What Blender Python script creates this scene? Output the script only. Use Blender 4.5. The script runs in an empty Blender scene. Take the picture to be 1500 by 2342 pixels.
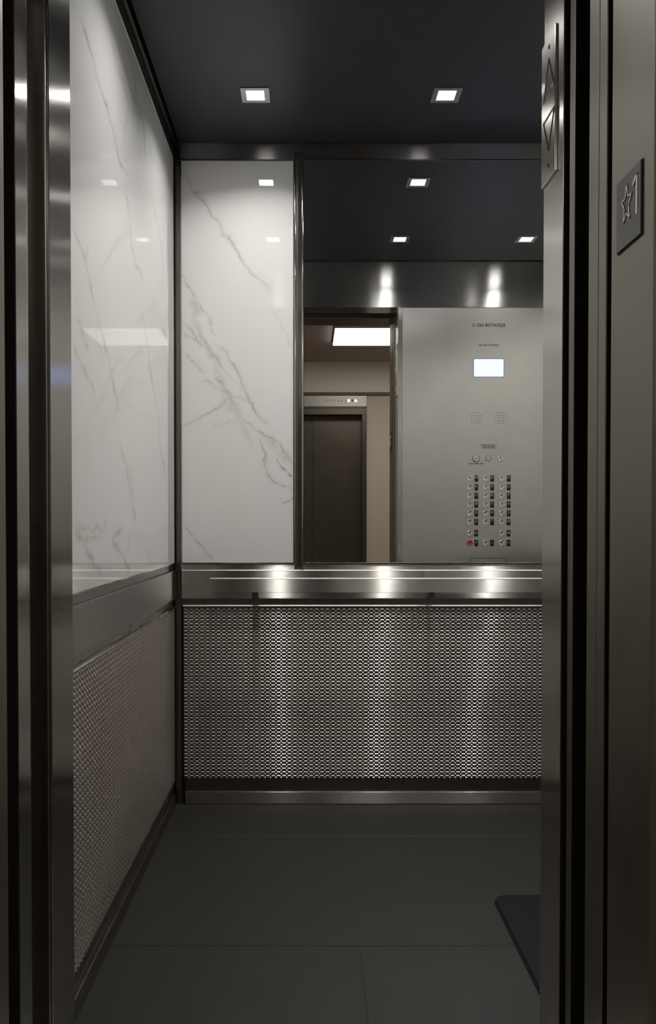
import bpy, bmesh, math, random
import numpy as np
from mathutils import Vector, Matrix

random.seed(7)
S = bpy.context.scene
COL = S.collection

# ------------------------------------------------------------------ camera
CAM_H = 1.05
cd = bpy.data.cameras.new('camera')
cam = bpy.data.objects.new('camera', cd)
COL.objects.link(cam)
cam.location = (0, 0, CAM_H)
cam.rotation_euler = (math.radians(89.0), 0, 0)
cd.sensor_fit = 'VERTICAL'
cd.sensor_height = 36.0
cd.lens = 36.0 * 1886 / 2342
cd.shift_x = 45 / 2342
cd.shift_y = 57 / 2342
cd.clip_start = 0.02
cd.clip_end = 50
S.camera = cam

# ------------------------------------------------------------------ world, exposure
w = bpy.data.worlds.new('world')
S.world = w
w.use_nodes = True
w.node_tree.nodes['Background'].inputs[0].default_value = (0, 0, 0, 1)
w.node_tree.nodes['Background'].inputs[1].default_value = 0
S.view_settings.view_transform = 'Standard'
S.view_settings.look = 'None'
S.view_settings.gamma = 1
S.view_settings.use_curve_mapping = False
S.view_settings.exposure = 0.0
S.cycles.use_denoising = True
S.cycles.max_bounces = 14
S.cycles.glossy_bounces = 12
S.cycles.diffuse_bounces = 5
S.cycles.caustics_reflective = False
S.cycles.caustics_refractive = False
S.cycles.sample_clamp_indirect = 8

LAMP = 40.0           # radiance of the downlight lenses
SPOT_W = 3.35          # watts of each downlight's beam
LOBBY = 9.5          # radiance of the lobby ceiling light

# ------------------------------------------------------------------ materials
def new_mat(name):
    m = bpy.data.materials.new(name)
    m.use_nodes = True
    return m, m.node_tree.nodes, m.node_tree.links, m.node_tree.nodes['Principled BSDF']

def coords(N, L, scale):
    g = N.new('ShaderNodeNewGeometry')
    mp = N.new('ShaderNodeMapping')
    mp.inputs['Scale'].default_value = scale
    L.new(g.outputs['Position'], mp.inputs['Vector'])
    return mp.outputs[0]

def noise(N, L, vec, scale, detail=3, rough=.55):
    n = N.new('ShaderNodeTexNoise')
    n.inputs['Scale'].default_value = scale
    n.inputs['Detail'].default_value = detail
    n.inputs['Roughness'].default_value = rough
    L.new(vec, n.inputs['Vector'])
    return n.outputs['Fac']

def ramp(N, L, fac, lo, hi):
    r = N.new('ShaderNodeMapRange')
    L.new(fac, r.inputs['Value'])
    r.inputs['To Min'].default_value = lo
    r.inputs['To Max'].default_value = hi
    return r.outputs['Result']

def steel(name, col, rough, grain, aniso=.75, spread=None, blotch=.12, bump=.0):
    """brushed stainless; grain = axis the brush ran along ('x','y','z'), spread = direction highlights smear"""
    m, N, L, B = new_mat(name)
    B.inputs['Metallic'].default_value = 1
    sc = {'x': (1, 160, 160), 'y': (160, 1, 160), 'z': (160, 160, 1)}[grain]
    line = noise(N, L, coords(N, L, sc), 6, 2)
    blot = noise(N, L, coords(N, L, (1, 1, 1)), 5, 4)
    mixv = N.new('ShaderNodeMath'); mixv.operation = 'ADD'
    L.new(ramp(N, L, line, -.06, .06), mixv.inputs[0])
    L.new(ramp(N, L, blot, 1 - blotch, 1 + blotch), mixv.inputs[1])
    vm = N.new('ShaderNodeVectorMath'); vm.operation = 'SCALE'
    vm.inputs[0].default_value = col
    L.new(mixv.outputs[0], vm.inputs['Scale'])
    L.new(vm.outputs[0], B.inputs['Base Color'])
    L.new(ramp(N, L, blot, rough * .8, rough * 1.2), B.inputs['Roughness'])
    if aniso:
        B.inputs['Anisotropic'].default_value = aniso
        c = N.new('ShaderNodeCombineXYZ')
        for i, v in enumerate(spread or (0, 0, 1)):
            c.inputs[i].default_value = v
        L.new(c.outputs[0], B.inputs['Tangent'])
    if bump:
        bp = N.new('ShaderNodeBump')
        bp.inputs['Strength'].default_value = bump
        bp.inputs['Distance'].default_value = .01
        L.new(noise(N, L, coords(N, L, (1, 1, 1)), 3, 1), bp.inputs['Height'])
        L.new(bp.outputs[0], B.inputs['Normal'])
    return m

def add_grooves(m, k):
    """microscopic horizontal brush grooves: the normal rocks up and down from groove to groove"""
    N, L = m.node_tree.nodes, m.node_tree.links
    B = N['Principled BSDF']
    g = N.new('ShaderNodeNewGeometry')
    sc = N.new('ShaderNodeVectorMath'); sc.operation = 'MULTIPLY'
    sc.inputs[1].default_value = (1.0, 1.0, 9000.0)
    L.new(g.outputs['Position'], sc.inputs[0])
    wn = N.new('ShaderNodeTexWhiteNoise'); wn.noise_dimensions = '3D'
    L.new(sc.outputs[0], wn.inputs['Vector'])
    mr = N.new('ShaderNodeMapRange'); L.new(wn.outputs['Value'], mr.inputs['Value'])
    mr.inputs['To Min'].default_value = -k; mr.inputs['To Max'].default_value = k
    c = N.new('ShaderNodeCombineXYZ'); L.new(mr.outputs['Result'], c.inputs[2])
    ad = N.new('ShaderNodeVectorMath'); ad.operation = 'ADD'
    L.new(g.outputs['Normal'], ad.inputs[0]); L.new(c.outputs[0], ad.inputs[1])
    nn = N.new('ShaderNodeVectorMath'); nn.operation = 'NORMALIZE'
    L.new(ad.outputs[0], nn.inputs[0]); L.new(nn.outputs[0], B.inputs['Normal'])

def add_satin(m, rough, amount):
    """second, evenly diffused lobe under the brushed one"""
    N, L = m.node_tree.nodes, m.node_tree.links
    B = N['Principled BSDF']
    out = [n for n in N if n.type == 'OUTPUT_MATERIAL'][0]
    C = N.new('ShaderNodeBsdfPrincipled')
    C.inputs['Metallic'].default_value = 1
    C.inputs['Roughness'].default_value = rough
    L.new(B.inputs['Base Color'].links[0].from_socket, C.inputs['Base Color'])
    X = N.new('ShaderNodeMixShader'); X.inputs[0].default_value = amount
    L.new(B.outputs[0], X.inputs[1]); L.new(C.outputs[0], X.inputs[2]); L.new(X.outputs[0], out.inputs['Surface'])

def paint(name, col, rough, spec=.5, var=.06, scale=8, metallic=0, coat=0):
    m, N, L, B = new_mat(name)
    n = noise(N, L, coords(N, L, (1, 1, 1)), scale, 5)
    vm = N.new('ShaderNodeVectorMath'); vm.operation = 'SCALE'
    vm.inputs[0].default_value = col
    L.new(ramp(N, L, n, 1 - var, 1 + var), vm.inputs['Scale'])
    L.new(vm.outputs[0], B.inputs['Base Color'])
    B.inputs['Roughness'].default_value = rough
    B.inputs['Specular IOR Level'].default_value = spec
    B.inputs['Metallic'].default_value = metallic
    B.inputs['Coat Weight'].default_value = coat
    B.inputs['Coat Roughness'].default_value = .05
    return m

def glow(name, col, strength):
    m, N, L, B = new_mat(name)
    B.inputs['Base Color'].default_value = (.02, .02, .02, 1)
    B.inputs['Emission Color'].default_value = (*col, 1)
    B.inputs['Emission Strength'].default_value = strength
    return m

M = {}
STC = (.56, .54, .505)
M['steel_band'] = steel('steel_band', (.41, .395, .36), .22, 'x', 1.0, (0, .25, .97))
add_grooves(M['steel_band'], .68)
M['steel_band_shaded'] = steel('steel_band_shaded', (.22, .21, .195), .34, 'y', 1.0, (.25, 0, .97))  # same steel as the rear band, side-wall shade put into its colour
M['steel_transom'] = steel('steel_transom', (.52, .51, .49), .20, 'x', .9, (0, .25, .97))
M['steel_panel'] = steel('steel_panel', (.67, .65, .60), .33, 'z', .95, (.97, .1, .2), bump=.25)
add_satin(M['steel_panel'], .5, .18)
M['steel_column'] = steel('steel_column', (.70, .68, .63), .24, 'z', .95, (.25, .97, 0), blotch=.05)
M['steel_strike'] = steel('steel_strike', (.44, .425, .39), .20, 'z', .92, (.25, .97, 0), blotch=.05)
M['steel_base'] = steel('steel_base', (.27, .255, .235), .26, 'x', 1.0, (0, .25, .97), blotch=.05)
add_grooves(M['steel_base'], .5)
M['steel_indicator'] = steel('steel_indicator', (.42, .41, .39), .46, 'x', .0, None)
M['steel_jamb'] = steel('steel_jamb', (.225, .205, .17), .46, 'z', .0, None, blotch=.22)
M['steel_dark'] = steel('steel_dark', (.22, .20, .185), .28, 'z', 0, None)
M['steel_bronze'] = steel('steel_bronze', (.13, .115, .095), .42, 'z', 0, None)
M['steel_trim'] = steel('steel_trim', (.56, .54, .51), .12, 'z', 0, None, blotch=.04)
M['steel_emboss'] = steel('steel_emboss', (.50, .475, .435), .20, 'x', 1.0, (0, .25, .97), blotch=.04)
add_satin(M['steel_emboss'], .38, .75)
M['steel_back'] = steel('steel_back', (.14, .13, .12), .4, 'x', .0, None)
M['steel_plate'] = steel('steel_plate', (.10, .102, .10), .4, 'z', .0, None)
M['steel_edge'] = steel('steel_edge', (.62, .60, .56), .42, 'x', 0, None)
M['steel_button'] = steel('steel_button', (.62, .60, .57), .30, 'x', .0, None)
M['ceiling'] = paint('ceiling_laminate', (.036, .039, .046), .42, .35, .08, 6)
M['frieze'] = steel('frieze', (.36, .35, .35), .30, 'x', 1.0, (0, .25, .97))
M['black'] = paint('black_reveal', (.010, .010, .011), .5, .3)
M['shaft'] = paint('shaft_paint', (.012, .010, .010), .7, .2)
M['tile'] = paint('floor_tile', (.026, .0245, .022), .45, .25, .14, 14)
M['grout'] = paint('floor_grout', (.058, .053, .048), .8, .2)
M['rubber'] = paint('rubber', (.0055, .007, .0075), .6, .15, .1, 120)
M['lobby_wall'] = paint('lobby_wall_paint', (.60, .52, .45), .8, .2, .03)
M['lobby_upper'] = paint('lobby_upper_paint', (.82, .79, .72), .8, .2, .03)
M['lobby_ceiling'] = paint('lobby_ceiling_paint', (.46, .40, .36), .85, .2, .03)
M['lobby_floor'] = paint('lobby_floor_stone', (.16, .14, .12), .35, .4, .1)
M['moulding'] = paint('moulding_paint', (.13, .11, .09), .5, .3)
M['black_tag'] = paint('black_tag', (.012, .012, .011), .4, .3)
M['white_ink'] = paint('white_ink', (.36, .36, .34), .6, .2)
M['ink'] = paint('dark_ink', (.03, .028, .025), .6, .2)
M['red'] = paint('red_button', (.45, .03, .05), .25, .5, .05, 30, 0, .6)
M['lamp'] = glow('downlight_led', (1.0, .985, .96), LAMP)
M['lens_frame'] = steel('lens_frame', (.5, .5, .5), .35, 'x', 0, None)
M['lobby_lamp'] = glow('lobby_light_panel', (1.0, .95, .86), LOBBY)
M['screen'] = glow('display_screen', (.27, .38, 1.0), 3.9)
M['screen_glyph'] = glow('display_glyph', (1, 1, 1), 3.5)
M['dot'] = glow('indicator_light', (1, 1, 1), 4)
M['screen_edge'] = glow('display_edge', (.05, .12, .5), .6)

m, N, L, B = new_mat('mirror_glass')
B.inputs['Metallic'].default_value = 1
B.inputs['Roughness'].default_value = 0
mn = noise(N, L, coords(N, L, (1, 1, 1)), 3)
vm = N.new('ShaderNodeVectorMath'); vm.operation = 'SCALE'
vm.inputs[0].default_value = (.87, .88, .87)
L.new(ramp(N, L, mn, .99, 1.01), vm.inputs['Scale'])
L.new(vm.outputs[0], B.inputs['Base Color'])
M['mirror'] = m

m, N, L, B = new_mat('marble_porcelain')
cl = noise(N, L, coords(N, L, (1, 1, .6)), 2.2, 4)
mx0 = N.new('ShaderNodeMix'); mx0.data_type = 'RGBA'
mx0.inputs[6].default_value = (.755, .735, .72, 1)
mx0.inputs[7].default_value = (.74, .74, .705, 1)
L.new(ramp(N, L, cl, -.6, 1.6), mx0.inputs[0])
av = N.new('ShaderNodeAttribute'); av.attribute_name = 'vein'
ag = N.new('ShaderNodeAttribute'); ag.attribute_name = 'green'
mx1 = N.new('ShaderNodeMix'); mx1.data_type = 'RGBA'
L.new(mx0.outputs[2], mx1.inputs[6]); mx1.inputs[7].default_value = (.40, .45, .37, 1)
L.new(ag.outputs['Fac'], mx1.inputs[0])
mx2 = N.new('ShaderNodeMix'); mx2.data_type = 'RGBA'
L.new(mx1.outputs[2], mx2.inputs[6]); mx2.inputs[7].default_value = (.17, .14, .10, 1)
L.new(av.outputs['Fac'], mx2.inputs[0])
L.new(mx2.outputs[2], B.inputs['Base Color'])
B.inputs['Roughness'].default_value = .02
B.inputs['IOR'].default_value = 1.55
M['marble'] = m

m, N, L, B = new_mat('turned_button')
B.inputs['Metallic'].default_value = 1
B.inputs['Base Color'].default_value = (.62, .60, .57, 1)
B.inputs['Roughness'].default_value = .35
B.inputs['Anisotropic'].default_value = .9
tg = N.new('ShaderNodeTangent'); tg.direction_type = 'RADIAL'; tg.axis = 'Y'
L.new(tg.outputs[0], B.inputs['Tangent'])
M['turned'] = m

# vein centre lines: points (m along the wall, m above the floor), width mm, strength, greenness
REAR_VEINS = [
  ([(-0.468,2.354),(-0.45,2.328),(-0.427,2.275),(-0.39,2.238),(-0.371,2.213),(-0.356,2.179),(-0.316,2.123),(-0.281,2.08),(-0.238,2.003),(-0.212,1.965),(-0.161,1.926),(-0.122,1.892)],3,0.55,0.5),
  ([(-0.427,2.277),(-0.408,2.253),(-0.384,2.234),(-0.367,2.211)],5,0.4,0.8),
  ([(-0.316,2.123),(-0.29,2.093),(-0.268,2.074)],7,0.3,0.8),
  ([(-0.468,1.961),(-0.445,1.926),(-0.428,1.896),(-0.411,1.871)],3,0.5,0.5),
  ([(-0.42,1.88),(-0.396,1.837),(-0.362,1.799),(-0.355,1.775),(-0.353,1.741)],3,0.4,0.5),
  ([(-0.43,1.885),(-0.42,1.828),(-0.401,1.751),(-0.367,1.693),(-0.338,1.654),(-0.334,1.597),(-0.31,1.549),(-0.286,1.5),(-0.257,1.442),(-0.233,1.389),(-0.204,1.327)],13,0.45,1),
  ([(-0.425,1.866),(-0.413,1.842),(-0.406,1.818)],15,0.35,1),
  ([(-0.468,1.799),(-0.44,1.77),(-0.411,1.722),(-0.372,1.693),(-0.334,1.654),(-0.314,1.616),(-0.281,1.582)],3,0.45,0.5),
  ([(-0.348,1.712),(-0.3,1.674),(-0.276,1.635),(-0.247,1.563),(-0.223,1.515),(-0.194,1.457),(-0.16,1.418),(-0.148,1.409)],3.5,0.5,0.5),
  ([(-0.252,1.558),(-0.223,1.51),(-0.194,1.452)],8,0.3,1),
  ([(-0.45,1.669),(-0.421,1.64),(-0.382,1.597)],5,0.35,0.7),
  ([(-0.406,1.57),(-0.377,1.573),(-0.348,1.553),(-0.3,1.534),(-0.252,1.51),(-0.232,1.5)],4,0.3,0.7),
  ([(-0.344,1.587),(-0.327,1.575),(-0.312,1.565)],3,0.6,0.1),
  ([(-0.465,1.409),(-0.416,1.433),(-0.373,1.452),(-0.348,1.467),(-0.32,1.486),(-0.3,1.51)],3,0.5,0.4),
  ([(-0.358,1.462),(-0.339,1.475)],3,0.45,0),
  ([(-0.319,1.549),(-0.3,1.491),(-0.281,1.462)],18,0.3,1),
  ([(-0.247,1.442),(-0.204,1.399),(-0.165,1.375),(-0.126,1.356),(-0.097,1.327),(-0.068,1.283),(-0.051,1.259)],3.5,0.55,0.3),
  ([(-0.184,1.394),(-0.126,1.341),(-0.088,1.298),(-0.058,1.259)],16,0.38,0.9),
  ([(-0.121,1.288),(-0.107,1.264),(-0.088,1.244),(-0.073,1.23),(-0.054,1.218)],3,0.95,0),
  ([(-0.184,1.385),(-0.16,1.312),(-0.155,1.249),(-0.141,1.211),(-0.107,1.191),(-0.076,1.184)],4.5,0.5,0.4),
  ([(-0.097,1.116),(-0.083,1.126),(-0.063,1.133),(-0.054,1.152)],3,0.6,0.1),
  ([(-0.076,1.184),(-0.051,1.165)],4,0.3,0.3),
  ([(-0.466,1.036),(-0.442,1.017),(-0.413,0.978),(-0.379,0.934),(-0.354,0.91)],3.5,0.55,0.1),
  ([(-0.232,1.976),(-0.193,1.957),(-0.126,1.904)],4,0.2,0.3),
  ([(-0.136,1.832),(-0.097,1.77),(-0.054,1.688)],4,0.18,0.1),
  ([(-0.358,1.414),(-0.3,1.421),(-0.257,1.426)],4,0.2,0.4),
  ([(-0.469,1.751),(-0.435,1.732),(-0.406,1.722)],3,0.35,0.6),
]
LEFT_VEINS = [
  ([(1.792,2.15),(1.854,2.134),(1.921,2.114),(2.006,2.076),(2.07,2.051),(2.154,2.001),(2.246,1.996)],4,0.5,0.2),
  ([(2.035,2.325),(2.075,2.286),(2.129,2.242),(2.203,2.225),(2.282,2.214),(2.246,2.038)],5,0.3,0.3),
  ([(2.205,2.343),(2.317,2.34),(2.404,2.257),(2.498,2.227),(2.536,2.126)],4,0.4,0.3),
  ([(2.335,2.35),(2.5,2.376),(2.624,2.368),(2.667,2.307),(2.712,2.273),(2.834,2.261)],4,0.3,0.3),
  ([(2.157,2.15),(2.216,2.094),(2.246,2.038),(2.295,2.024),(2.229,1.961)],8,0.25,0.5),
  ([(2.316,2.249),(2.422,2.244),(2.579,2.225),(2.643,2.209)],5,0.3,0.3),
  ([(2.229,1.961),(2.293,1.879),(2.325,1.818),(2.377,1.784),(2.49,1.783)],4,0.45,0.2),
  ([(1.744,1.67),(1.804,1.652),(1.835,1.625),(1.878,1.588),(1.923,1.552)],4,0.5,0.2),
  ([(1.857,1.667),(1.835,1.625)],4,0.3,0.2),
  ([(1.923,1.552),(1.983,1.496),(2.034,1.469),(2.073,1.429),(2.114,1.386),(2.158,1.349),(2.113,1.319)],5,0.45,0.2),
  ([(1.934,1.525),(1.934,1.479),(2.007,1.426)],4,0.25,0.2),
  ([(1.78,1.493),(1.821,1.463),(1.864,1.431)],4,0.4,0.2),
  ([(1.74,1.414),(1.799,1.393),(1.885,1.365),(1.919,1.34)],4,0.45,0.2),
  ([(2.44,1.687),(2.488,1.653),(2.547,1.603),(2.609,1.506),(2.675,1.446),(2.743,1.335),(2.841,1.224),(2.92,1.154)],5,0.4,0.1),
  ([(2.171,1.268),(2.232,1.211),(2.296,1.132),(2.347,1.071),(2.373,1.045)],5,0.35,0.6),
  ([(2.264,1.188),(2.314,1.166),(2.33,1.115)],22,0.25,1),
  ([(1.733,1.041),(1.793,1.02),(1.834,0.985),(1.878,0.96),(1.936,0.941),(1.96,0.931)],12,0.5,0.3),
  ([(1.733,1.041),(1.813,1.012),(1.901,0.949),(1.967,0.929)],4,0.45,0),
  ([(1.762,1.026),(1.879,1.031),(2.013,1.039),(2.013,1.055)],5,0.35,0.2),
  ([(1.793,1.02),(1.857,1.015),(1.968,1.019)],5,0.35,0.2),
  ([(2.213,1.035),(2.108,1.022),(2.08,1.002),(2.166,0.973),(2.243,0.931),(2.292,0.903)],6,0.45,0.1),
  ([(2.122,1.002),(2.227,0.946),(2.276,0.911)],12,0.3,0.2),
  ([(2.278,1.023),(2.26,0.963)],4,0.35,0.2),
  ([(2.278,1.023),(2.4,1.014),(2.477,1.009)],16,0.25,0.6),
  ([(2.329,1.034),(2.477,1.017),(2.496,0.985),(2.578,0.938),(2.621,0.907)],8,0.4,0.2),
  ([(2.62,2.121),(2.685,2.042),(2.779,1.99),(2.827,1.851)],5,0.3,0.1),
  ([(2.613,1.733),(2.775,1.731),(3.042,1.668)],12,0.2,0.2),
]

# ------------------------------------------------------------------ helpers
def obj(name, bm, mat, parent=None, smooth=False):
    me = bpy.data.meshes.new(name)
    if bm is not None:
        bmesh.ops.recalc_face_normals(bm, faces=bm.faces)
        bm.to_mesh(me); bm.free()
    me.materials.append(M[mat] if isinstance(mat, str) else mat)
    if smooth:
        for p in me.polygons: p.use_smooth = True
    o = bpy.data.objects.new(name, me)
    COL.objects.link(o)
    if parent is not None:
        o.parent = parent
        o.matrix_parent_inverse = parent.matrix_world.inverted() if False else Matrix.Translation(-parent.location)
    return o

def empty(name, loc=(0, 0, 0)):
    o = bpy.data.objects.new(name, None)
    o.empty_display_size = .05
    COL.objects.link(o); o.location = loc
    return o

def tag(o, label=None, cat=None, group=None, kind=None):
    if label: o['label'] = label
    if cat: o['category'] = cat
    if group: o['group'] = group
    if kind: o['kind'] = kind
    return o

def struct(o):
    o['kind'] = 'structure'
    return o

def add_box(bm, x0, x1, y0, y1, z0, z1, bev=0, seg=2):
    t = bmesh.new()
    bmesh.ops.create_cube(t, size=1)
    for v in t.verts:
        v.co = Vector(((x0 + x1) / 2 + v.co.x * (x1 - x0), (y0 + y1) / 2 + v.co.y * (y1 - y0), (z0 + z1) / 2 + v.co.z * (z1 - z0)))
    if bev:
        bmesh.ops.bevel(t, geom=list(t.edges), offset=bev, segments=seg, profile=.5, affect='EDGES', clamp_overlap=True)
    me = bpy.data.meshes.new('tmp'); t.to_mesh(me); t.free()
    bm.from_mesh(me); bpy.data.meshes.remove(me)

def box(x0, x1, y0, y1, z0, z1, bev=0, seg=2):
    bm = bmesh.new(); add_box(bm, x0, x1, y0, y1, z0, z1, bev, seg); return bm

def prism(pts, axis, a, b):
    """closed outline pts (2-D) extruded along axis between a and b"""
    bm = bmesh.new()
    def P(u, v, t):
        return {'z': (u, v, t), 'y': (u, t, v), 'x': (t, u, v)}[axis]
    A = [bm.verts.new(P(u, v, a)) for u, v in pts]
    Bv = [bm.verts.new(P(u, v, b)) for u, v in pts]
    bm.faces.new(A); bm.faces.new(Bv)
    n = len(pts)
    for i in range(n):
        bm.faces.new((A[i], A[(i + 1) % n], Bv[(i + 1) % n], Bv[i]))
    return bm

def disc(cx, cz, y0, y1, r, n=24, dome=0, rim=0):
    """round button along y: from y0 (back) to y1 (face)"""
    bm = bmesh.new()
    sgn = 1 if y1 > y0 else -1
    prof = [(r, y0), (r, y1 - sgn * rim), (r - rim, y1)]
    if dome: prof += [(r * .6, y1 - sgn * dome * .6), (r * .25, y1 - sgn * dome)]
    rings = []
    for rr, yy in prof:
        rings.append([bm.verts.new((cx + rr * math.cos(2 * math.pi * k / n), yy, cz + rr * math.sin(2 * math.pi * k / n))) for k in range(n)])
    for a, b in zip(rings, rings[1:]):
        for k in range(n):
            bm.faces.new((a[k], a[(k + 1) % n], b[(k + 1) % n], b[k]))
    bm.faces.new(rings[-1]); bm.faces.new(rings[0])
    return bm

def rounded(x0, x1, z0, z1, r, n=6):
    p = []
    for cx, cz, a0 in ((x1 - r, z1 - r, 0), (x0 + r, z1 - r, 90), (x0 + r, z0 + r, 180), (x1 - r, z0 + r, 270)):
        for k in range(n + 1):
            a = math.radians(a0 + 90 * k / n)
            p.append((cx + r * math.cos(a), cz + r * math.sin(a)))
    return p

def text(name, body, mat, size, loc, rot, parent, ext=.0004, align='CENTER', sx=1.0):
    c = bpy.data.curves.new(name, 'FONT')
    c.body = body; c.size = size; c.align_x = align; c.align_y = 'CENTER'; c.extrude = ext; c.offset = size * .018
    c.resolution_u = 2
    t = bpy.data.objects.new(name + '_tmp', c)
    COL.objects.link(t)
    dg = bpy.context.evaluated_depsgraph_get()
    me = bpy.data.meshes.new_from_object(t.evaluated_get(dg))
    bpy.data.objects.remove(t); bpy.data.curves.remove(c)
    me.transform(Matrix.Translation(loc) @ rot @ Matrix.Diagonal((sx, 1, 1, 1)))
    me.name = name
    me.materials.clear(); me.materials.append(M[mat])
    o = bpy.data.objects.new(name, me)
    COL.objects.link(o)
    if parent is not None:
        o.parent = parent; o.matrix_parent_inverse = Matrix.Translation(-parent_world(parent))
    return o

def parent_world(p):
    v = Vector(p.location)
    return v

# text that faces +y (read by someone looking towards -y)
ROT_BACK = Matrix(((-1, 0, 0, 0), (0, 0, 1, 0), (0, 1, 0, 0), (0, 0, 0, 1)))
# text on the right jamb, facing -x
ROT_JAMB = Matrix(((0, 0, -1, 0), (-1, 0, 0, 0), (0, 1, 0, 0), (0, 0, 0, 1)))

# ------------------------------------------------------------------ dimensions (metres)
XL, XR = -.494, 1.390            # car side wall faces
YR, YF = 3.060, 1.690            # rear wall face, inside of the front return
ZC = 2.445                       # underside of the dropped ceiling
ZM0, ZM1 = .901, 2.383           # marble panels
ZB0, ZB1 = .7665, .8748          # steel rail band
ZT0, ZT1 = .0928, .7375          # embossed panels
OL, OR, OH = -.488, .480, 2.200  # clear opening

def side_map(side):
    if side == 'rear': return lambda u, n, z: (u, YR - n, z)
    if side == 'left': return lambda u, n, z: (XL + n, u, z)
    return lambda u, n, z: (XR - n, u, z)

def sbox(side, u0, u1, n0, n1, z0, z1, bev=0, seg=2):
    bm = box(u0, u1, n0, n1, z0, z1, bev, seg)
    f = side_map(side)
    for v in bm.verts: v.co = Vector(f(*v.co))
    return bm

# ------------------------------------------------------------------ car shell
struct(obj('wall_rear', box(-.56, 1.46, YR + .012, YR + .05, 0, 2.56), 'black'))
struct(obj('wall_left', box(-.56, XL - .012, 1.70, YR + .012, 0, 2.56), 'black'))
struct(obj('wall_right', box(XR + .012, 1.46, 1.67, YR + .012, 0, 2.56), 'black'))
cl_ = struct(obj('ceiling', box(-.476, 1.372, 1.705, YR - .004, ZC, ZC + .02, .002, 1), 'ceiling'))
struct(obj('ceiling_shell', box(-.56, 1.46, 1.55, YR + .05, 2.56, 2.60), 'black'))
# friezes above the marble
struct(obj('trim_1', sbox('rear', -.494, 1.39, -.012, -.001, ZM1, 2.56), 'frieze'))
struct(obj('trim_2', sbox('left', 1.70, YR, -.012, -.001, ZM1, 2.56), 'black'))
struct(obj('trim_3', sbox('right', 1.70, YR, -.012, -.001, ZM1, 2.56), 'black'))
struct(obj('trim_4', sbox('left', 1.70, YR - .002, -.001, .010, ZC - .012, ZC + .05, .002), 'steel_bronze'))
struct(obj('trim_5', sbox('rear', XL + .001, XR - .001, -.001, .003, ZM1 - .002, ZM1 + .004, .001, 1), 'steel_dark'))

# floor: large tiles with joints
fl = struct(obj('floor', box(-.52, 1.42, 1.50, YR + .01, -.03, -.0015), 'grout'))
xs = [-.494, .1245, .7345, 1.3445, 1.39]
ys = [1.667, 2.028, 2.389, 2.745, 3.06]
for j in range(4):
    for i in range(4):
        g = .0009
        obj('tile', box(xs[i] + g, xs[i + 1] - g, ys[j] + g, ys[j + 1] - g, -.012, 0, .0008, 1), 'tile', fl)
struct(obj('trim_sill', box(-.53, 1.36, 1.512, 1.666, -.02, .001, .002), 'steel_indicator'))

# base (toe kick) along each wall
for side, u0, u1, nm in (('rear', -.46, 1.36, 'baseboard_rear'), ('left', 1.71, YR - .03, 'baseboard_left'), ('right', 1.71, YR - .03, 'baseboard_right')):
    mt = 'steel_base' if side == 'rear' else 'steel_dark'
    b_ = struct(obj(nm, sbox(side, u0, u1, -.010, -.004, 0, .0925), 'steel_dark'))
    obj('kick_strip', sbox(side, u0, u1, -.004, .004, .001, .046, .0015), mt, b_)

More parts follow.
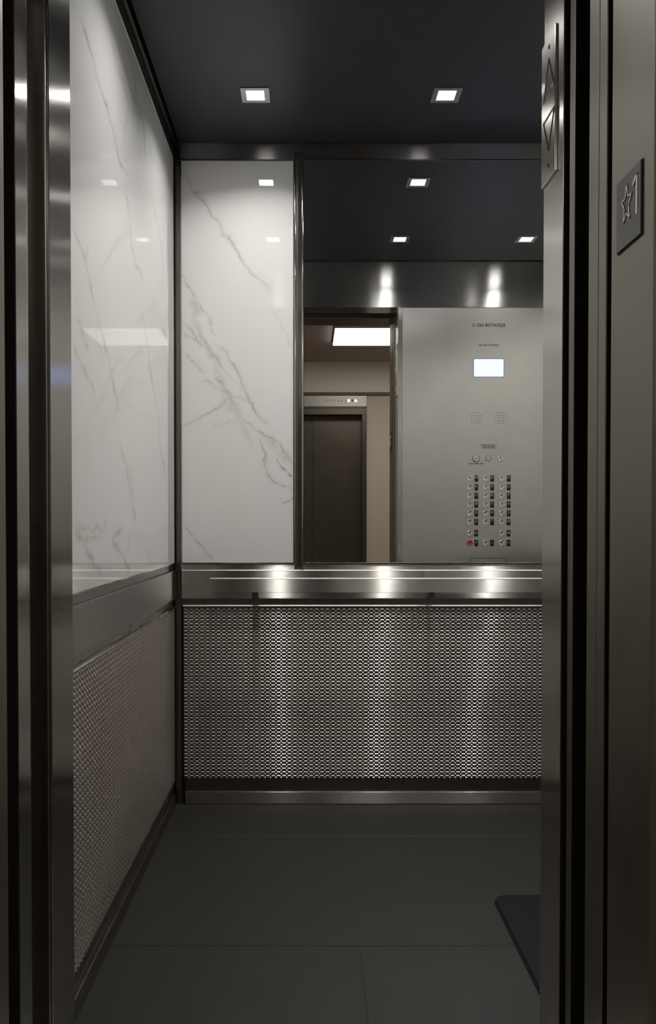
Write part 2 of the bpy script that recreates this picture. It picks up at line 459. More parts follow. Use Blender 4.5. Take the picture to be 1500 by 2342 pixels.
# ------------------------------------------------------------------ marble
def vein_fields(veins, u0, u1, z0, z1, nu, nz, seed, wmul=1.0):
    rng = np.random.RandomState(seed)
    U, Z = np.meshgrid(np.linspace(u0, u1, nu), np.linspace(z0, z1, nz), indexing='ij')
    V = np.zeros_like(U); G = np.zeros_like(U)
    wob = rng.rand(6, 4)
    du = sum(.0016 / (k + 1) * np.sin(U * 55 * (1.7 ** k) + Z * 70 * (1.6 ** k) + 7 * wob[k, 0]) for k in range(5))
    dz = sum(.0016 / (k + 1) * np.sin(U * 75 * (1.6 ** k) - Z * 50 * (1.7 ** k) + 7 * wob[k, 1]) for k in range(5))
    PU, PZ = U + du, Z + dz
    for pts, wd, st, gr in veins:
        wd_m = wd * .001
        # refine with small random midpoint displacement
        P = [np.array(p) for p in pts]
        for _ in range(3):
            Q = [P[0]]
            for a, b in zip(P, P[1:]):
                d = b - a; ln = np.hypot(*d)
                mid = (a + b) / 2 + np.array([-d[1], d[0]]) * rng.uniform(-.13, .13)
                Q += [mid, b]
            P = Q
        n = len(P) - 1
        R = max(wd_m * 3.2, .02)
        ph = rng.rand(3) * 9
        for i, (a, b) in enumerate(zip(P, P[1:])):
            lo = np.minimum(a, b) - R; hi = np.maximum(a, b) + R
            i0, i1 = np.searchsorted(U[:, 0], [lo[0], hi[0]]); j0, j1 = np.searchsorted(Z[0], [lo[1], hi[1]])
            if i1 <= i0 or j1 <= j0: continue
            pu, pz = PU[i0:i1, j0:j1], PZ[i0:i1, j0:j1]
            d = b - a; L2 = d @ d + 1e-12
            t = np.clip(((pu - a[0]) * d[0] + (pz - a[1]) * d[1]) / L2, 0, 1)
            s = (i + t) / n
            dist = np.hypot(pu - a[0] - t * d[0], pz - a[1] - t * d[1])
            end = np.clip(np.minimum(s, 1 - s) * 9, .15, 1)
            wl = 1 + .45 * np.sin(s * 23 + ph[0]) * np.sin(s * 9 + ph[1])
            sl = (.72 + .28 * np.sin(s * 17 + ph[2])) * end
            w1 = wd_m * (.62 * wmul if wd < 8 else .95) * wl
            core = np.exp(-(dist / w1) ** 2) * st * sl
            halo = np.exp(-(dist / (w1 * 2.6 + .003)) ** 2) * sl
            if wd >= 8:
                tex = .80 + .20 * np.sin(pu * 150 + 2.5 * np.sin(pz * 60)) * np.sin(pz * 95 + 2 * np.sin(pu * 80))
                v = core * .10 * tex; g_ = np.exp(-(dist / w1) ** 2) * st * sl * (.35 + .65 * gr) * 1.4 * tex
            else:
                v = core * .80 + halo * st * .14; g_ = halo * st * gr * .8
            V[i0:i1, j0:j1] = np.maximum(V[i0:i1, j0:j1], v)
            G[i0:i1, j0:j1] = np.maximum(G[i0:i1, j0:j1], g_)
    return V, G

def marble(name, side, u0, u1, z0, z1, veins, du, dz, seed, label, group=None, edge=True):
    f = side_map(side)
    nu = int((u1 - u0) / du) + 2; nz = int((z1 - z0) / dz) + 2
    V, G = vein_fields(veins, u0, u1, z0, z1, nu, nz, seed, 1.0 if side == 'rear' else 1.8)
    us = np.linspace(u0, u1, nu); zs = np.linspace(z0, z1, nz)
    t = np.array([f(0, 0, 0), f(1, 0, 0), f(0, 1, 0), f(0, 0, 1)], float)
    UU, ZZ = np.meshgrid(us, zs, indexing='ij')
    co = t[0] + UU.reshape(-1, 1) * (t[1] - t[0]) + ZZ.reshape(-1, 1) * (t[3] - t[0])
    corners = [t[0] + a * (t[1] - t[0]) - .010 * (t[2] - t[0]) + b * (t[3] - t[0]) for a, b in ((u0, z0), (u1, z0), (u1, z1), (u0, z1))]
    n0 = nu * nz
    co = np.vstack([co] + [c[None] for c in corners])
    idx = np.arange(n0).reshape(nu, nz)
    q = np.stack([idx[:-1, :-1], idx[1:, :-1], idx[1:, 1:], idx[:-1, 1:]], -1).reshape(-1, 4)
    if side == 'left': q = q[:, ::1]
    k = [idx[0, 0], idx[-1, 0], idx[-1, -1], idx[0, -1]]
    ex = [[k[i], k[(i + 1) % 4], n0 + (i + 1) % 4, n0 + i] for i in range(4)] + [[n0, n0 + 1, n0 + 2, n0 + 3]]
    q = np.vstack([q, ex])
    me = bpy.data.meshes.new(name)
    me.vertices.add(len(co)); me.vertices.foreach_set('co', co.ravel())
    me.loops.add(q.size); me.loops.foreach_set('vertex_index', q.ravel().astype(np.int32))
    me.polygons.add(len(q)); me.polygons.foreach_set('loop_start', np.arange(0, q.size, 4, dtype=np.int32))
    me.update(calc_edges=True)
    for nm, A in (('vein', V), ('green', G)):
        at = me.attributes.new(nm, 'FLOAT', 'POINT')
        at.data.foreach_set('value', np.concatenate([A.ravel(), np.zeros(4)]).astype(np.float32))
    me.materials.append(M['marble'])
    o = bpy.data.objects.new(name, me); COL.objects.link(o)
    tag(o, label, 'wall panel', group)
    if edge:
        e = .0035
        bm = bmesh.new()
        for a0, a1, b0, b1 in ((u0 - e, u0, z0 - e, z1 + e), (u1, u1 + e, z0 - e, z1 + e), (u0, u1, z0 - e, z0), (u0, u1, z1, z1 + e)):
            t_ = sbox(side, a0, a1, -.010, .0012, b0, b1)
            m_ = bpy.data.meshes.new('t'); t_.to_mesh(m_); t_.free(); bm.from_mesh(m_); bpy.data.meshes.remove(m_)
        obj('edge_trim', bm, 'steel_trim', o)
    return o

marble('marble_panel', 'rear', -.468, -.0555, ZM0, ZM1, REAR_VEINS, .0022, .0025, 3,
       'narrow white marble panel with green-grey veins, beside the mirror on the rear wall')
RV2 = [([(.927 - u - .03, z) for u, z in p], a, b, c) for p, a, b, c in REAR_VEINS]
marble('marble_panel', 'rear', .951, 1.363, ZM0, ZM1, RV2, .005, .005, 4,
       'white marble panel on the far side of the mirror, hidden by the door column')
marble('marble_panel', 'left', 1.70, 3.036, ZM0, ZM1, LEFT_VEINS, .0060, .0028, 5,
       'wide white marble panel with thin brown veins on the left side wall')
marble('marble_panel', 'right', 1.72, 3.036, ZM0, ZM1, LEFT_VEINS[:20], .012, .008, 6,
       'wide white marble panel on the right side wall behind the control panel')

# vertical stiles either side of the mirror, corner posts
k = 6
for x0 in (-.0515, .917):
    b_ = struct(obj('trim_%d' % k, box(x0, x0 + .0335, YR - .001, YR + .012, ZB1 + .004, ZM1 + .03), 'steel_dark')); k += 1
    obj('edge_strip', box(x0 + .0275, x0 + .0335, YR - .009, YR - .001, ZB1 + .004, ZM1 + .02, .0022, 3), 'steel_trim', b_, True)
    obj('edge_strip', box(x0 - .0, x0 + .0055, YR - .006, YR - .001, ZB1 + .006, ZM1 + .02, .002, 3), 'steel_trim', b_, True)
    obj('centre_strip', box(x0 + .014, x0 + .0275, YR - .004, YR - .001, ZB1 + .006, ZM1 + .02, .001, 1), 'steel_trim', b_)
for x0, x1 in ((-.494, -.4725), (1.3685, 1.39)):
    struct(obj('trim_%d' % k, box(x0, x1, YR - .001, YR + .010, 0, ZM1 + .05), 'steel_dark')); k += 1
# rail channel between marble and steel band
for side, u0, u1 in (('rear', -.494, 1.39), ('left', 1.70, YR), ('right', 1.70, YR)):
    struct(obj('trim_%d' % k, sbox(side, u0, u1, -.012, -.003, ZB1, ZM0 - .003, .001, 1), 'steel_band' if side == 'rear' else 'steel_band_shaded')); k += 1
    struct(obj('trim_%d' % k, sbox(side, u0, u1, -.012, -.006, ZT1 + .004, ZB0, 0), 'steel_dark')); k += 1
struct(obj('trim_%d' % k, sbox('rear', -.0145, .914, -.004, .001, ZM0 - .008, ZM0 + .001, .001, 1), 'steel_dark')); k += 1

# ------------------------------------------------------------------ mirror
mr = obj('mirror', box(-.0165, .9165, YR - .0005, YR + .008, ZM0 - .001, ZM1 + .004), 'mirror')
tag(mr, 'tall frameless mirror on the rear wall above the handrail', 'mirror')

# ------------------------------------------------------------------ steel bands
for side, u0, u1, lb in (('rear', -.4715, 1.3675, 'brushed steel band behind the handrail on the rear wall'),
                         ('left', 1.70, 3.045, 'brushed steel band below the marble on the left side wall'),
                         ('right', 1.72, 3.045, 'brushed steel band on the right side wall behind the control panel')):
    o = obj('steel_band', sbox(side, u0, u1, -.012, .006, ZB0, ZB1, .0028, 3), 'steel_band' if side == 'rear' else 'steel_band_shaded', None, False)
    tag(o, lb, 'steel band')
    if side == 'rear':
        obj('top_edge', prism([(YR - .0066, ZB1 - .0026), (YR - .0040, ZB1 + .0002), (YR - .0040, ZB1 - .0026)], 'x', u0 + .002, u1 - .002), 'steel_edge', o)

# ------------------------------------------------------------------ embossed lower panels
def embossed(side, u0, u1, z0, z1, label):
    f = side_map(side)
    root = obj('embossed_panel', sbox(side, u0, u1, -.010, .0, z0, z1 - .001), 'steel_back')
    tag(root, label, 'wall panel')
    obj('top_lip', sbox(side, u0, u1, -.006, .006, z1 - .002, z1 + .006, .002, 2), 'steel_trim', root)
    PU_, PZ_ = .02026, .01353
    if side == 'rear':
        obj('lip_edge', prism([(YR - .0066, z1 + .0030), (YR - .0042, z1 + .0064), (YR - .0042, z1 + .0030)], 'x', u0, u1), 'steel_edge', root)
    vs, fs = [], []
    prof = [(-.0043, 0), (-.0037, .0014), (-.0020, .0024), (.0010, .0026), (.0023, .0022), (.0039, .0009), (.0043, 0)]
    def pad(cu, cz, hl):
        b0 = len(vs)
        for e in (-1, 1):
            for zz, hh in prof:
                vs.append(f(cu + e * (hl - hh * .35), hh, cz + zz))
        n = len(prof)
        for i in range(n - 1):
            fs.append((b0 + i, b0 + i + 1, b0 + n + i + 1, b0 + n + i))
        fs.append(tuple(b0 + i for i in range(n))); fs.append(tuple(b0 + n + i for i in reversed(range(n))))
    j = 0
    z = z1 - .0105
    while z > z0 + .005:
        u = u0 + .010
        while u < u1 - .007:
            pad(u, z, .0068)
            if u + PU_ / 2 < u1 - .004 and z - PZ_ / 2 > z0 + .005: pad(u + PU_ / 2, z - PZ_ / 2, .0032)
            u += PU_
        z -= PZ_
    me = bpy.data.meshes.new('embossing'); me.from_pydata(vs, [], fs); me.update()
    bm = bmesh.new(); bm.from_mesh(me); bmesh.ops.recalc_face_normals(bm, faces=bm.faces); bm.to_mesh(me); bm.free()
    me.materials.append(M['steel_emboss'])
    o = bpy.data.objects.new('embossing', me); COL.objects.link(o); o.parent = root; o['kind'] = 'stuff'
    return root
embossed('rear', -.4650, 1.362, ZT0, ZT1, 'embossed stainless steel panel under the handrail on the rear wall')
embossed('left', 1.70, 3.040, ZT0, ZT1, 'embossed stainless steel panel low on the left side wall')
embossed('right', 1.72, 3.040, ZT0, ZT1, 'embossed stainless steel panel low on the right side wall')

# ------------------------------------------------------------------ handrail
hr = empty('handrail', (.447, 2.98, .797))
tag(hr, 'flat brushed steel handrail across the rear wall under the mirror', 'handrail')
obj('rail_bar', box(-.356, 1.25, 2.974, 2.985, .797, .8495, .0012, 2), 'steel_band', hr)
obj('top_edge', prism([(2.9734, .8472), (2.9760, .8500), (2.9760, .8472)], 'x', -.355, 1.249), 'steel_edge', hr)
obj('end_edge', prism([(-.3566, 2.9760), (-.3540, 2.9734), (-.3540, 2.9760)], 'z', .7975, .849), 'steel_edge', hr)
for x in (-.194, .447, 1.08):
    obj('bracket', box(x - .011, x + .011, 2.985, YR - .0069, .775, .826, .002, 1), 'steel_bronze', hr)

# ------------------------------------------------------------------ downlights
LX = (-.1725, .450, 1.0725); LY = (2.715, 2.035)
dn = [['rear left', 'rear middle', 'rear right'], ['front left', 'front middle', 'front right']]
dl_lab = [['square downlight in the dark ceiling above the narrow marble panel, rear row',
           'square downlight in the dark ceiling above the mirror middle, rear row',
           'square downlight in the rear row of the ceiling, behind the right door column'],
          ['square downlight of the front row nearest the left marble wall, out of frame above',
           'square downlight of the front row middle, seen doubled lower in the mirror',
           'square downlight of the front row at the right edge of the mirror']]
first = None
def local(o, parent):
    """child whose mesh is already in the parent's own space"""
    o.parent = parent; o.matrix_parent_inverse = Matrix(); return o
def downlight():
    r = empty('downlight', (0, 0, ZC))
    bm = bmesh.new(); a, b = .046, .0285
    for x0, x1, y0, y1 in ((-a, -b, -a, a), (b, a, -a, a), (-b, b, -a, -b), (-b, b, b, a)):
        add_box(bm, x0, x1, y0, y1, -.0025, -.0001)
    local(obj('trim_ring', bm, 'lens_frame'), r)
    local(obj('lens', box(-.0283, .0283, -.0283, .0283, -.0022, -.0002), 'lamp'), r)
    sp = bpy.data.lights.new('beam', 'AREA')
    sp.shape = 'SQUARE'; sp.size = .054; sp.spread = math.radians(132)
    sp.energy = SPOT_W; sp.color = (1.0, .985, .965)
    so = bpy.data.objects.new('beam', sp); COL.objects.link(so); so.location = (0, 0, -.0026)
    so.parent = r
    return r
first = downlight()
for j, y in enumerate(LY):
    for i, x in enumerate(LX):
        if (i, j) == (0, 0): o = first
        else:
            o = first.copy(); COL.objects.link(o)
            for ch in first.children:
                c = ch.copy(); COL.objects.link(c); c.parent = o
        o.location = (x, y, ZC)
        tag(o, dl_lab[j][i], 'downlight', 'square downlights in the car ceiling')

# ------------------------------------------------------------------ rubber mat
mt = obj('rubber_mat', prism(rounded(.514, 1.33, 1.735, 2.292, .040, 8), 'z', .0005, .009), 'rubber')
bm = bmesh.new(); bm.from_mesh(mt.data)
bmesh.ops.bevel(bm, geom=[e for e in bm.edges if all(v.co.z > .008 for v in e.verts)], offset=.004, segments=2, affect='EDGES')
bm.to_mesh(mt.data); bm.free()
tag(mt, 'black rubber mat with rounded corner on the tiled car floor', 'mat')

# ------------------------------------------------------------------ car front: columns, transom
struct(obj('trim_%d' % k, prism([(.480, 1.566), (.480, 1.693), (.5025, 1.693), (.5025, 1.672), (1.40, 1.672), (1.40, 1.655), (.5025, 1.655), (.5025, 1.566)], 'z', 0, OH), 'steel_column')); k += 1
# left strike column: inner splay, face towards the hall, return
struct(obj('trim_%d' % k, prism([(-.488, 1.566), (-.479, 1.673), (-.494, 1.697), (-.56, 1.697), (-.56, 1.566), (-.4895, 1.5645)], 'z', 0, OH), 'steel_strike')); k += 1
struct(obj('trim_%d' % k, box(-.545, -.4925, 1.5585, 1.5640, 0, OH, .002, 2), 'steel_dark')); k += 1
struct(obj('trim_%d' % k, box(-.56, 1.40, 1.566, YF, OH + .0005, 2.56), 'steel_transom')); k += 1
struct(obj('trim_%d' % k, box(-.56, -.525, 1.50, 1.5655, 0, OH), 'steel_jamb')); k += 1

# ------------------------------------------------------------------ car operating panel
YP = YF + .003                      # face of the panel
YB = 6.12 - 4.43
def CX(px): return (px - 705) / 425.74
def CZ(py): return 1.05 + (1195.1 - py) / 425.9
cop = empty('control_panel', (.94, YP, 0))
tag(cop, 'tall brushed steel elevator control panel with buttons and display, seen in the mirror', 'control panel')
pm = prism(rounded(.5035, 1.372, .004, OH - .003, .006, 3), 'y', 1.675, YP)
obj('faceplate', pm, 'steel_panel', cop)
text('title_lettering', 'ELEVATOR NO. 5', 'ink', .0245, (CX(1115.5), YP + .0003, CZ(746.5)), ROT_BACK, cop, sx=.93)
text('capacity_lettering', 'CAPACITY 3500 LBS', 'ink', .0125, (CX(1116), YP + .0003, CZ(791.5)), ROT_BACK, cop, sx=.98)
for i, tx in enumerate(('IF BUTTON ILLUMINATES', 'EMERGENCY CALL', 'HELP IS ON THE WAY')):
    text('notice_lettering', tx, 'ink', .0085, (CX(1116), YP + .0003, CZ(1018.2 + 3.4 * i)), ROT_BACK, cop, sx=.9)
text('key_lettering', 'FIRE OPERATION', 'ink', .0105, (CX(1087.5), YP + .0003, CZ(1061)), ROT_BACK, cop)
scr = obj('display', prism(rounded(CX(1080.5), CX(1150.5), CZ(864), CZ(821.5), .003, 3), 'y', YP - .001, YP + .0004), 'screen_edge', cop)
obj('screen', prism(rounded(CX(1082), CX(1149.3), CZ(862.6), CZ(823), .002, 3), 'y', YP, YP + .0009), 'screen', scr)
text('floor_numeral', '1', 'screen_glyph', .055, (CX(1113), YP + .0012, CZ(841)), ROT_BACK, scr, sx=.7)
for cx_, nm in ((1088, ''), (1144, '')):
    bm = bmesh.new()
    for a in range(-2, 3):
        for b in range(-2, 3):
            if abs(a) == 2 and abs(b) == 2: continue
            t_ = disc(CX(cx_) + a * .0133, CZ(956.6) + b * .0133, YP - .0005, YP + .0003, .0022, 8)
            m_ = bpy.data.meshes.new('t'); t_.to_mesh(m_); t_.free(); bm.from_mesh(m_); bpy.data.meshes.remove(m_)
    obj('speaker_holes', bm, 'black_tag', cop)
# key switch, lamp, call button
ks = obj('key_switch', disc(CX(1088), CZ(1049), YP, YP + .004, .0172, 24, 0, .001), 'steel_button', cop, False)
obj('key_slot', box(CX(1088) - .0045, CX(1088) + .0045, YP + .0035, YP + .0045, CZ(1049) - .0012, CZ(1049) + .0012), 'black_tag', ks)
obj('switch_ring', disc(CX(1088), CZ(1049), YP - .001, YP + .0008, .0198, 24), 'black_tag', ks)
lp = obj('call_lamp', disc(CX(1116), CZ(1049), YP, YP + .003, .0142, 24, 0, .001), 'white_ink', cop)
obj('lamp_ring', disc(CX(1116), CZ(1049), YP - .001, YP + .001, .0165, 24), 'steel_dark', lp)

bt_mesh = {}
def button(px, py, mat, red=False):
    key = mat
    if key not in bt_mesh:
        bt_mesh[key] = obj('button', disc(0, 0, 0, .0035, .0158, 28, .0012, .0012), mat, None, False)
        o = bt_mesh[key]
    else:
        o = bt_mesh[key].copy(); COL.objects.link(o)
    o.parent = cop
    o.matrix_parent_inverse = Matrix()
    o.location = Vector((CX(px), YP - .0005, CZ(py))) - cop.location
    if red: o['label'] = 'red alarm button'
    dt = obj('braille_dot' if False else 'button_centre', disc(0, 0, .0018, .0034, .0026, 10), 'black_tag' if not red else 'red', None)
    dt.parent = o
    return o
def plate(px, py, glyph, shape=None):
    x, z = CX(px), CZ(py)
    p = obj('button_tag', prism(rounded(x - .0098, x + .0098, z - .0176, z + .0176, .003, 3), 'y', YP - .001, YP + .0012), 'black_tag', cop)
    if glyph:
        text('numeral', glyph, 'white_ink', .021, (x, YP + .0014, z + .0058), ROT_BACK, p, .0002, sx=.72 if len(glyph) > 1 else .95)
    if shape == 'ring':
        obj('symbol', disc(x, z + .003, YP + .001, YP + .0016, .0062, 16), 'white_ink', p)
    if shape == 'bars':
        bm = bmesh.new()
        for dx in (-.0035, .0035): add_box(bm, x + dx - .0018, x + dx + .0018, YP + .001, YP + .0016, z - .003, z + .009)
        obj('symbol', bm, 'white_ink', p)
    if shape == 'bar':
        obj('symbol', box(x - .001, x + .001, YP + .001, YP + .0016, z - .003, z + .009), 'white_ink', p)
    if shape == 'bell':
        obj('symbol', prism([(x - .0055, z), (x - .0035, z + .003), (x - .0025, z + .008), (x + .0025, z + .008), (x + .0035, z + .003), (x + .0055, z)], 'y', YP + .001, YP + .0016), 'white_ink', p)
    if shape == 'arc':
        obj('symbol', disc(x, z + .005, YP + .001, YP + .0016, .0042, 12), 'white_ink', p)
bcols = (1074.3, 1110.4, 1147.3); tcols = (1088.6, 1124.7, 1162.4)
brows = (1094.6, 1114.6, 1134.4, 1154.2, 1174.0, 1194.0)
glyphs = [('PH', '16', '15'), ('14', '13', '12'), ('11', '10', '9'), ('8', '7', '6'), ('5', '4', '3'), ('2', '*1', 'B')]
for r, row in enumerate(glyphs):
    for c in range(3):
        button(bcols[c], brows[r], 'turned'); plate(tcols[c], brows[r], row[c])
button(1144, 1049, 'turned')
button(bcols[0], 1220, 'turned'); plate(tcols[0], 1219.7, None, 'bars')
button(bcols[2], 1220, 'turned'); plate(tcols[2], 1219.7, None, 'ring')
button(bcols[0], 1242, 'red', True); plate(tcols[0], 1242.2, None, 'arc')
button(bcols[1], 1242, 'turned'); plate(tcols[1], 1242.2, None, 'bar')
button(bcols[2], 1242, 'turned'); plate(tcols[2], 1242.2, None, 'bell')
sd = obj('service_door', prism(rounded(CX(1076), CX(1156), .52, CZ(1277), .002, 2), 'y', YP - .001, YP + .0006), 'steel_panel', cop)
obj('door_gap', prism(rounded(CX(1075), CX(1157), .518, CZ(1276), .002, 2), 'y', YP - .001, YP + .0002), 'ink', sd)

# ------------------------------------------------------------------ car lantern on the right door column
XP = .480
ln = empty('direction_lantern', (XP, 1.66, 1.87))
tag(ln, 'pointed steel direction lantern plate with engraved arrows, high on the right door column', 'direction lantern')

obj('plate', box(XP - .006, XP - .0002, 1.600, 1.6915, 1.728, 2.010, .0015, 2), 'steel_column', ln)
def strip_yz(name, pts, x0, x1, wid, mat, parent, closed=True):
    bm = bmesh.new()
    n = len(pts)
    for i in range(n if closed else n - 1):
        a, b = Vector(pts[i]), Vector(pts[(i + 1) % n])
        d = (b - a).normalized() * wid / 2; nn = Vector((-d.y, d.x))
        q = [a - d + nn, b + d + nn, b + d - nn, a - d - nn]
        A = [bm.verts.new((x0, *p)) for p in q]; Bb = [bm.verts.new((x1, *(p * 1))) for p in q]
        bm.faces.new(A); bm.faces.new(Bb)
        for k_ in range(4): bm.faces.new((A[k_], A[(k_ + 1) % 4], Bb[(k_ + 1) % 4], Bb[k_]))
    return obj(name, bm, mat, parent)
strip_yz('up_arrow', [(1.602, 1.893), (1.674, 1.893), (1.638, 1.962)], XP - .0075, XP - .0055, .0028, 'steel_trim', ln)
strip_yz('down_arrow', [(1.602, 1.851), (1.674, 1.851), (1.638, 1.784)], XP - .0075, XP - .0055, .0028, 'steel_trim', ln)
for z in (1.985, 1.754):
    bm = disc(0, z, 0, .0016, .004, 12)
    for v in bm.verts: v.co = Vector((XP - .0058 - v.co.y, 1.638 + v.co.x, v.co.z))
    obj('screw', bm, 'steel_trim', ln)

# ------------------------------------------------------------------ doors and hall entrance
k = 30
d1 = struct(obj('door_1', box(.487, 1.36, 1.519, 1.549, .008, 2.215, .0012, 2), 'steel_jamb'))
obj('gap_shade', box(.4875, 1.355, 1.5170, 1.5188, .01, 2.21), 'shaft', d1)  # dark sheet standing in for the shade in the gap beside the car door
d2 = struct(obj('door_2', box(.487, 1.30, 1.394, 1.442, .008, 2.235, .0015, 2), 'steel_jamb'))
d3 = struct(obj('door_3', box(.487, 1.34, 1.357, 1.3915, .008, 2.235, .0015, 2), 'steel_jamb'))
obj('gap_shade', box(.4885, 1.335, 1.3545, 1.3568, .01, 2.23), 'shaft', d3)  # dark sheet for the shade between hall door and jamb
struct(obj('trim_%d' % k, box(.4815, .50, 1.5635, 1.5658, 0, OH), 'shaft')); k += 1  # dark strip for the shade in the groove by the right column
struct(obj('trim_%d' % k, box(-.61, -.5012, 1.4155, 1.4178, 0, 2.22), 'shaft')); k += 1  # dark strip added to blacken the shaded gap before the strike column
struct(obj('trim_%d' % k, box(-.60, 1.42, 1.470, 1.510, 2.23, 2.56), 'shaft')); k += 1
struct(obj('wall_shaft_right', box(1.42, 1.46, 1.332, 1.66, 0, 2.60), 'shaft'))
struct(obj('wall_shaft_left', box(-.66, -.62, 1.332, 1.72, 0, 2.60), 'shaft'))
struct(obj('trim_sill_hall', box(-.60, 1.40, 1.345, 1.480, -.02, .001, .002), 'steel_jamb'))
# hoistway strike column (left)
pts = [(-.500, 1.418), (-.500, 1.472)] + [(-.500 - .012 * (1 - math.cos(math.radians(a))) , 1.472 + .025 * math.sin(math.radians(a))) for a in (20, 40, 60, 80, 90)] + [(-.62, 1.497), (-.62, 1.418)]
struct(obj('trim_%d' % k, prism(pts, 'z', 0, 2.23), 'steel_strike')); k += 1

def door_frame(nm, xl, xr, y0, y1, head, mat, face=.055, top=.09, r=.005):
    """three-sided frame: jambs and head, opening xl..xr, depth y0 (lobby side) .. y1"""
    fr = None
    def jamb(x_in, sgn):
        p = [(x_in, y1)] + [(x_in + sgn * r * (1 - math.cos(math.radians(a))), y0 + r * (1 - math.sin(math.radians(a)))) for a in (0, 30, 60, 90)] + [(x_in + sgn * face, y0), (x_in + sgn * face, y1)]
        return prism(p, 'z', 0, head)
    fr = struct(obj(nm, box(xl - face, xr + face, y0, y1, head, head + top, .003, 2), mat))
    obj('jamb', jamb(xr, 1), mat, fr)
    obj('jamb', jamb(xl, -1), mat, fr)
    return fr
door_frame('doorway_hall', -.4885, .487, 1.168, 1.332, 2.228, 'steel_jamb')
struct(obj('wall_hall_right', box(.542, 3.0, 1.175, 1.331, 0, 2.70), 'lobby_wall'))
struct(obj('wall_hall_left', box(-2.4, -.5435, 1.175, 1.331, 0, 2.70), 'lobby_wall'))
struct(obj('wall_hall_top', box(-.543, .542, 1.175, 1.331, 2.318, 2.70), 'lobby_wall'))

# floor designation plate on the right hall jamb
XJ = .487
jp = empty('floor_number_plate', (XJ, 1.256, 1.525))
tag(jp, 'dark square plate with raised star and numeral 1 on the right hall door jamb', 'floor plate')
obj('plate', box(XJ - .0035, XJ - .0008, 1.209, 1.303, 1.471, 1.579, .0006, 1), 'steel_plate', jp)
obj('plate_shadow', box(XJ - .0010, XJ - .0001, 1.2065, 1.3035, 1.4685, 1.5795), 'ink', jp)  # dark sheet peeping out beside and below the plate as its painted shadow
st = []
for i in range(10):
    a = math.radians(90 + 36 * i); rr = 1 if i % 2 == 0 else .42
    st.append((1.2600 + .0200 * rr * math.cos(a), 1.533 + .0300 * rr * math.sin(a)))
strip_yz('star', st, XJ - .0048, XJ - .003, .0026, 'steel_edge', jp)
o1 = strip_yz('numeral', [(1.2215, 1.506), (1.2215, 1.563), (1.2345, 1.553)], XJ - .0048, XJ - .003, .0046, 'steel_edge', jp, closed=False)

# ------------------------------------------------------------------ lobby
YO = -2.03
struct(obj('floor_lobby', box(-2.4, 3.0, YO - .2, 1.345, -.03, 0), 'lobby_floor'))
struct(obj('ceiling_lobby', box(-2.4, 3.0, YO - .2, 1.335, 2.63, 2.70), 'lobby_ceiling'))
struct(obj('wall_lobby_left', box(-2.5, -2.4, YO - .2, 1.33, 0, 2.70), 'lobby_wall'))
struct(obj('wall_lobby_right', box(3.0, 3.1, YO - .2, 1.33, 0, 2.70), 'lobby_wall'))
OX0, OX1, OZ = -.45, .5315, 2.113
struct(obj('wall_opposite', box(OX1 + .0435, 3.0, YO - .2, YO, 0, 2.30), 'lobby_wall'))
struct(obj('wall_opposite_left', box(-2.4, OX0 - .0435, YO - .2, YO, 0, 2.30), 'lobby_wall'))
struct(obj('wall_opposite_upper', box(-2.4, 3.0, YO - .2, YO, 2.302, 2.63), 'lobby_upper'))
struct(obj('trim_%d' % k, box(-2.4, 3.0, YO, YO + .018, 2.300, 2.332, .004), 'moulding')); k += 1
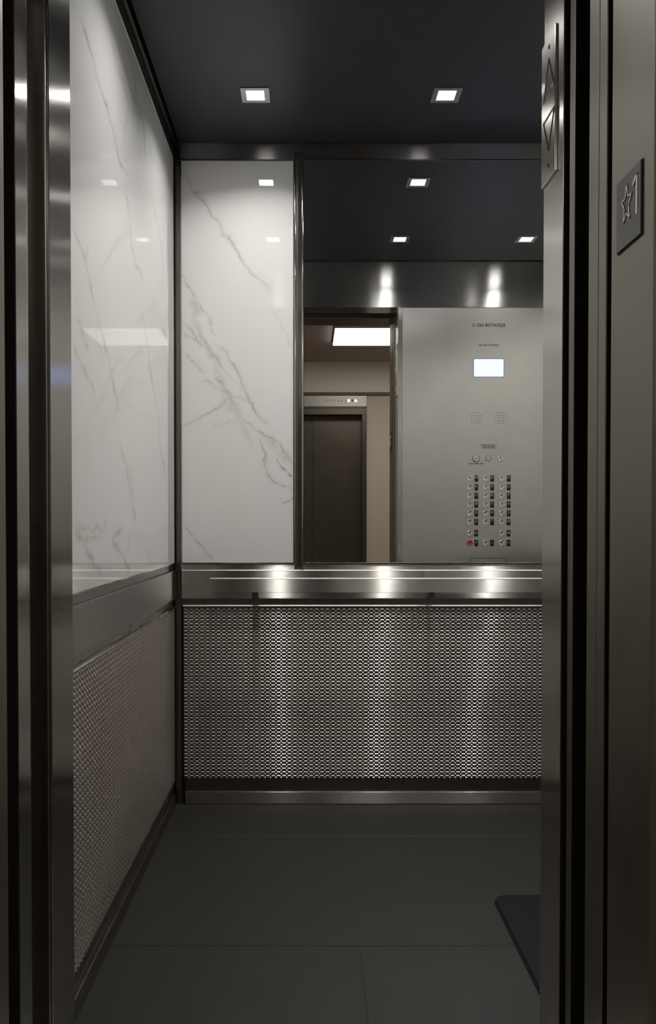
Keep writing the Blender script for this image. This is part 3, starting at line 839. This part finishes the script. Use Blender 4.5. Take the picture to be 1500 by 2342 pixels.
# opposite elevator entrance
of = struct(obj('doorway_opposite', box(OX0 - .0430, OX1 + .0430, YO - .12, YO + .006, OZ, 2.191, .003), 'steel_bronze'))
for sg, x_in in ((1, OX1), (-1, OX0)):
    a, b = sorted((x_in, x_in + sg * .043))
    obj('jamb', box(a, b, YO - .12, YO + .006, 0, OZ), 'steel_bronze', of)
    a, b = sorted((x_in + sg * .030, x_in + sg * .043))
    obj('outer_edge', box(a, b, YO, YO + .014, 0, 2.191, .002), 'steel_bronze', of)
obj('outer_edge', box(OX0 - .043, OX1 + .043, YO, YO + .014, 2.178, 2.191, .002), 'steel_bronze', of)
struct(obj('door_4', box(OX0 - .02, .04, YO - .16, YO - .125, 0, OZ + .05, .001), 'steel_bronze'))
struct(obj('door_5', box(.0415, OX1 + .02, YO - .155, YO - .12, 0, OZ + .05, .001), 'steel_bronze'))
ip = empty('position_indicator', (.04, YO + .004, 2.245))
tag(ip, 'steel floor indicator panel with lit dots above the opposite elevator door, seen in the mirror', 'floor indicator')
obj('faceplate', box(OX0 - .041, OX1 + .0425, YO - .02, YO + .008, 2.1925, 2.2995, .002), 'steel_indicator', ip)
for i in range(9):
    x = .435 - .0345 * (i + (0 if i == 0 else 0))
    if i in (1,): continue
    if i == 0:
        obj('indicator_mark', box(x - .008, x + .008, YO + .0085, YO + .0092, 2.240, 2.262), 'moulding', ip)
    else:
        obj('indicator_mark', box(x - .003, x + .003, YO + .0085, YO + .0092, 2.238, 2.262), 'moulding', ip)
o = obj('lit_numeral', disc(.3975, 2.250, YO + .006, YO + .0105, .0105, 16), 'dot', ip)
for v in o.data.vertices: v.co.z = 2.250 + (v.co.z - 2.250) * 1.35
obj('lit_arrow', prism([(.451, 2.240), (.481, 2.240), (.466, 2.266)], 'y', YO + .006, YO + .0105), 'dot', ip)

# lobby ceiling light seen in the mirror, plus unseen panels added either side as fill
for x0, lb in ((.212, 'glowing square lobby ceiling light, seen through the doorway reflected in the mirror'),
               (1.55, 'glowing square fill light added on the right of the lobby ceiling, outside the picture'),
               (-2.15, 'glowing square fill light added near the lobby end wall, outside the picture')):
    lc = empty('ceiling_light', (x0 + .305, -.82, 2.60))
    tag(lc, lb, 'ceiling light', 'square lobby ceiling lights')
    obj('housing', box(x0, x0 + .610, -1.124, -.516, 2.606, 2.6295, .002), 'lens_frame', lc)
    obj('diffuser', box(x0 + .004, x0 + .606, -1.120, -.520, 2.598, 2.606, .001), 'lobby_lamp', lc)
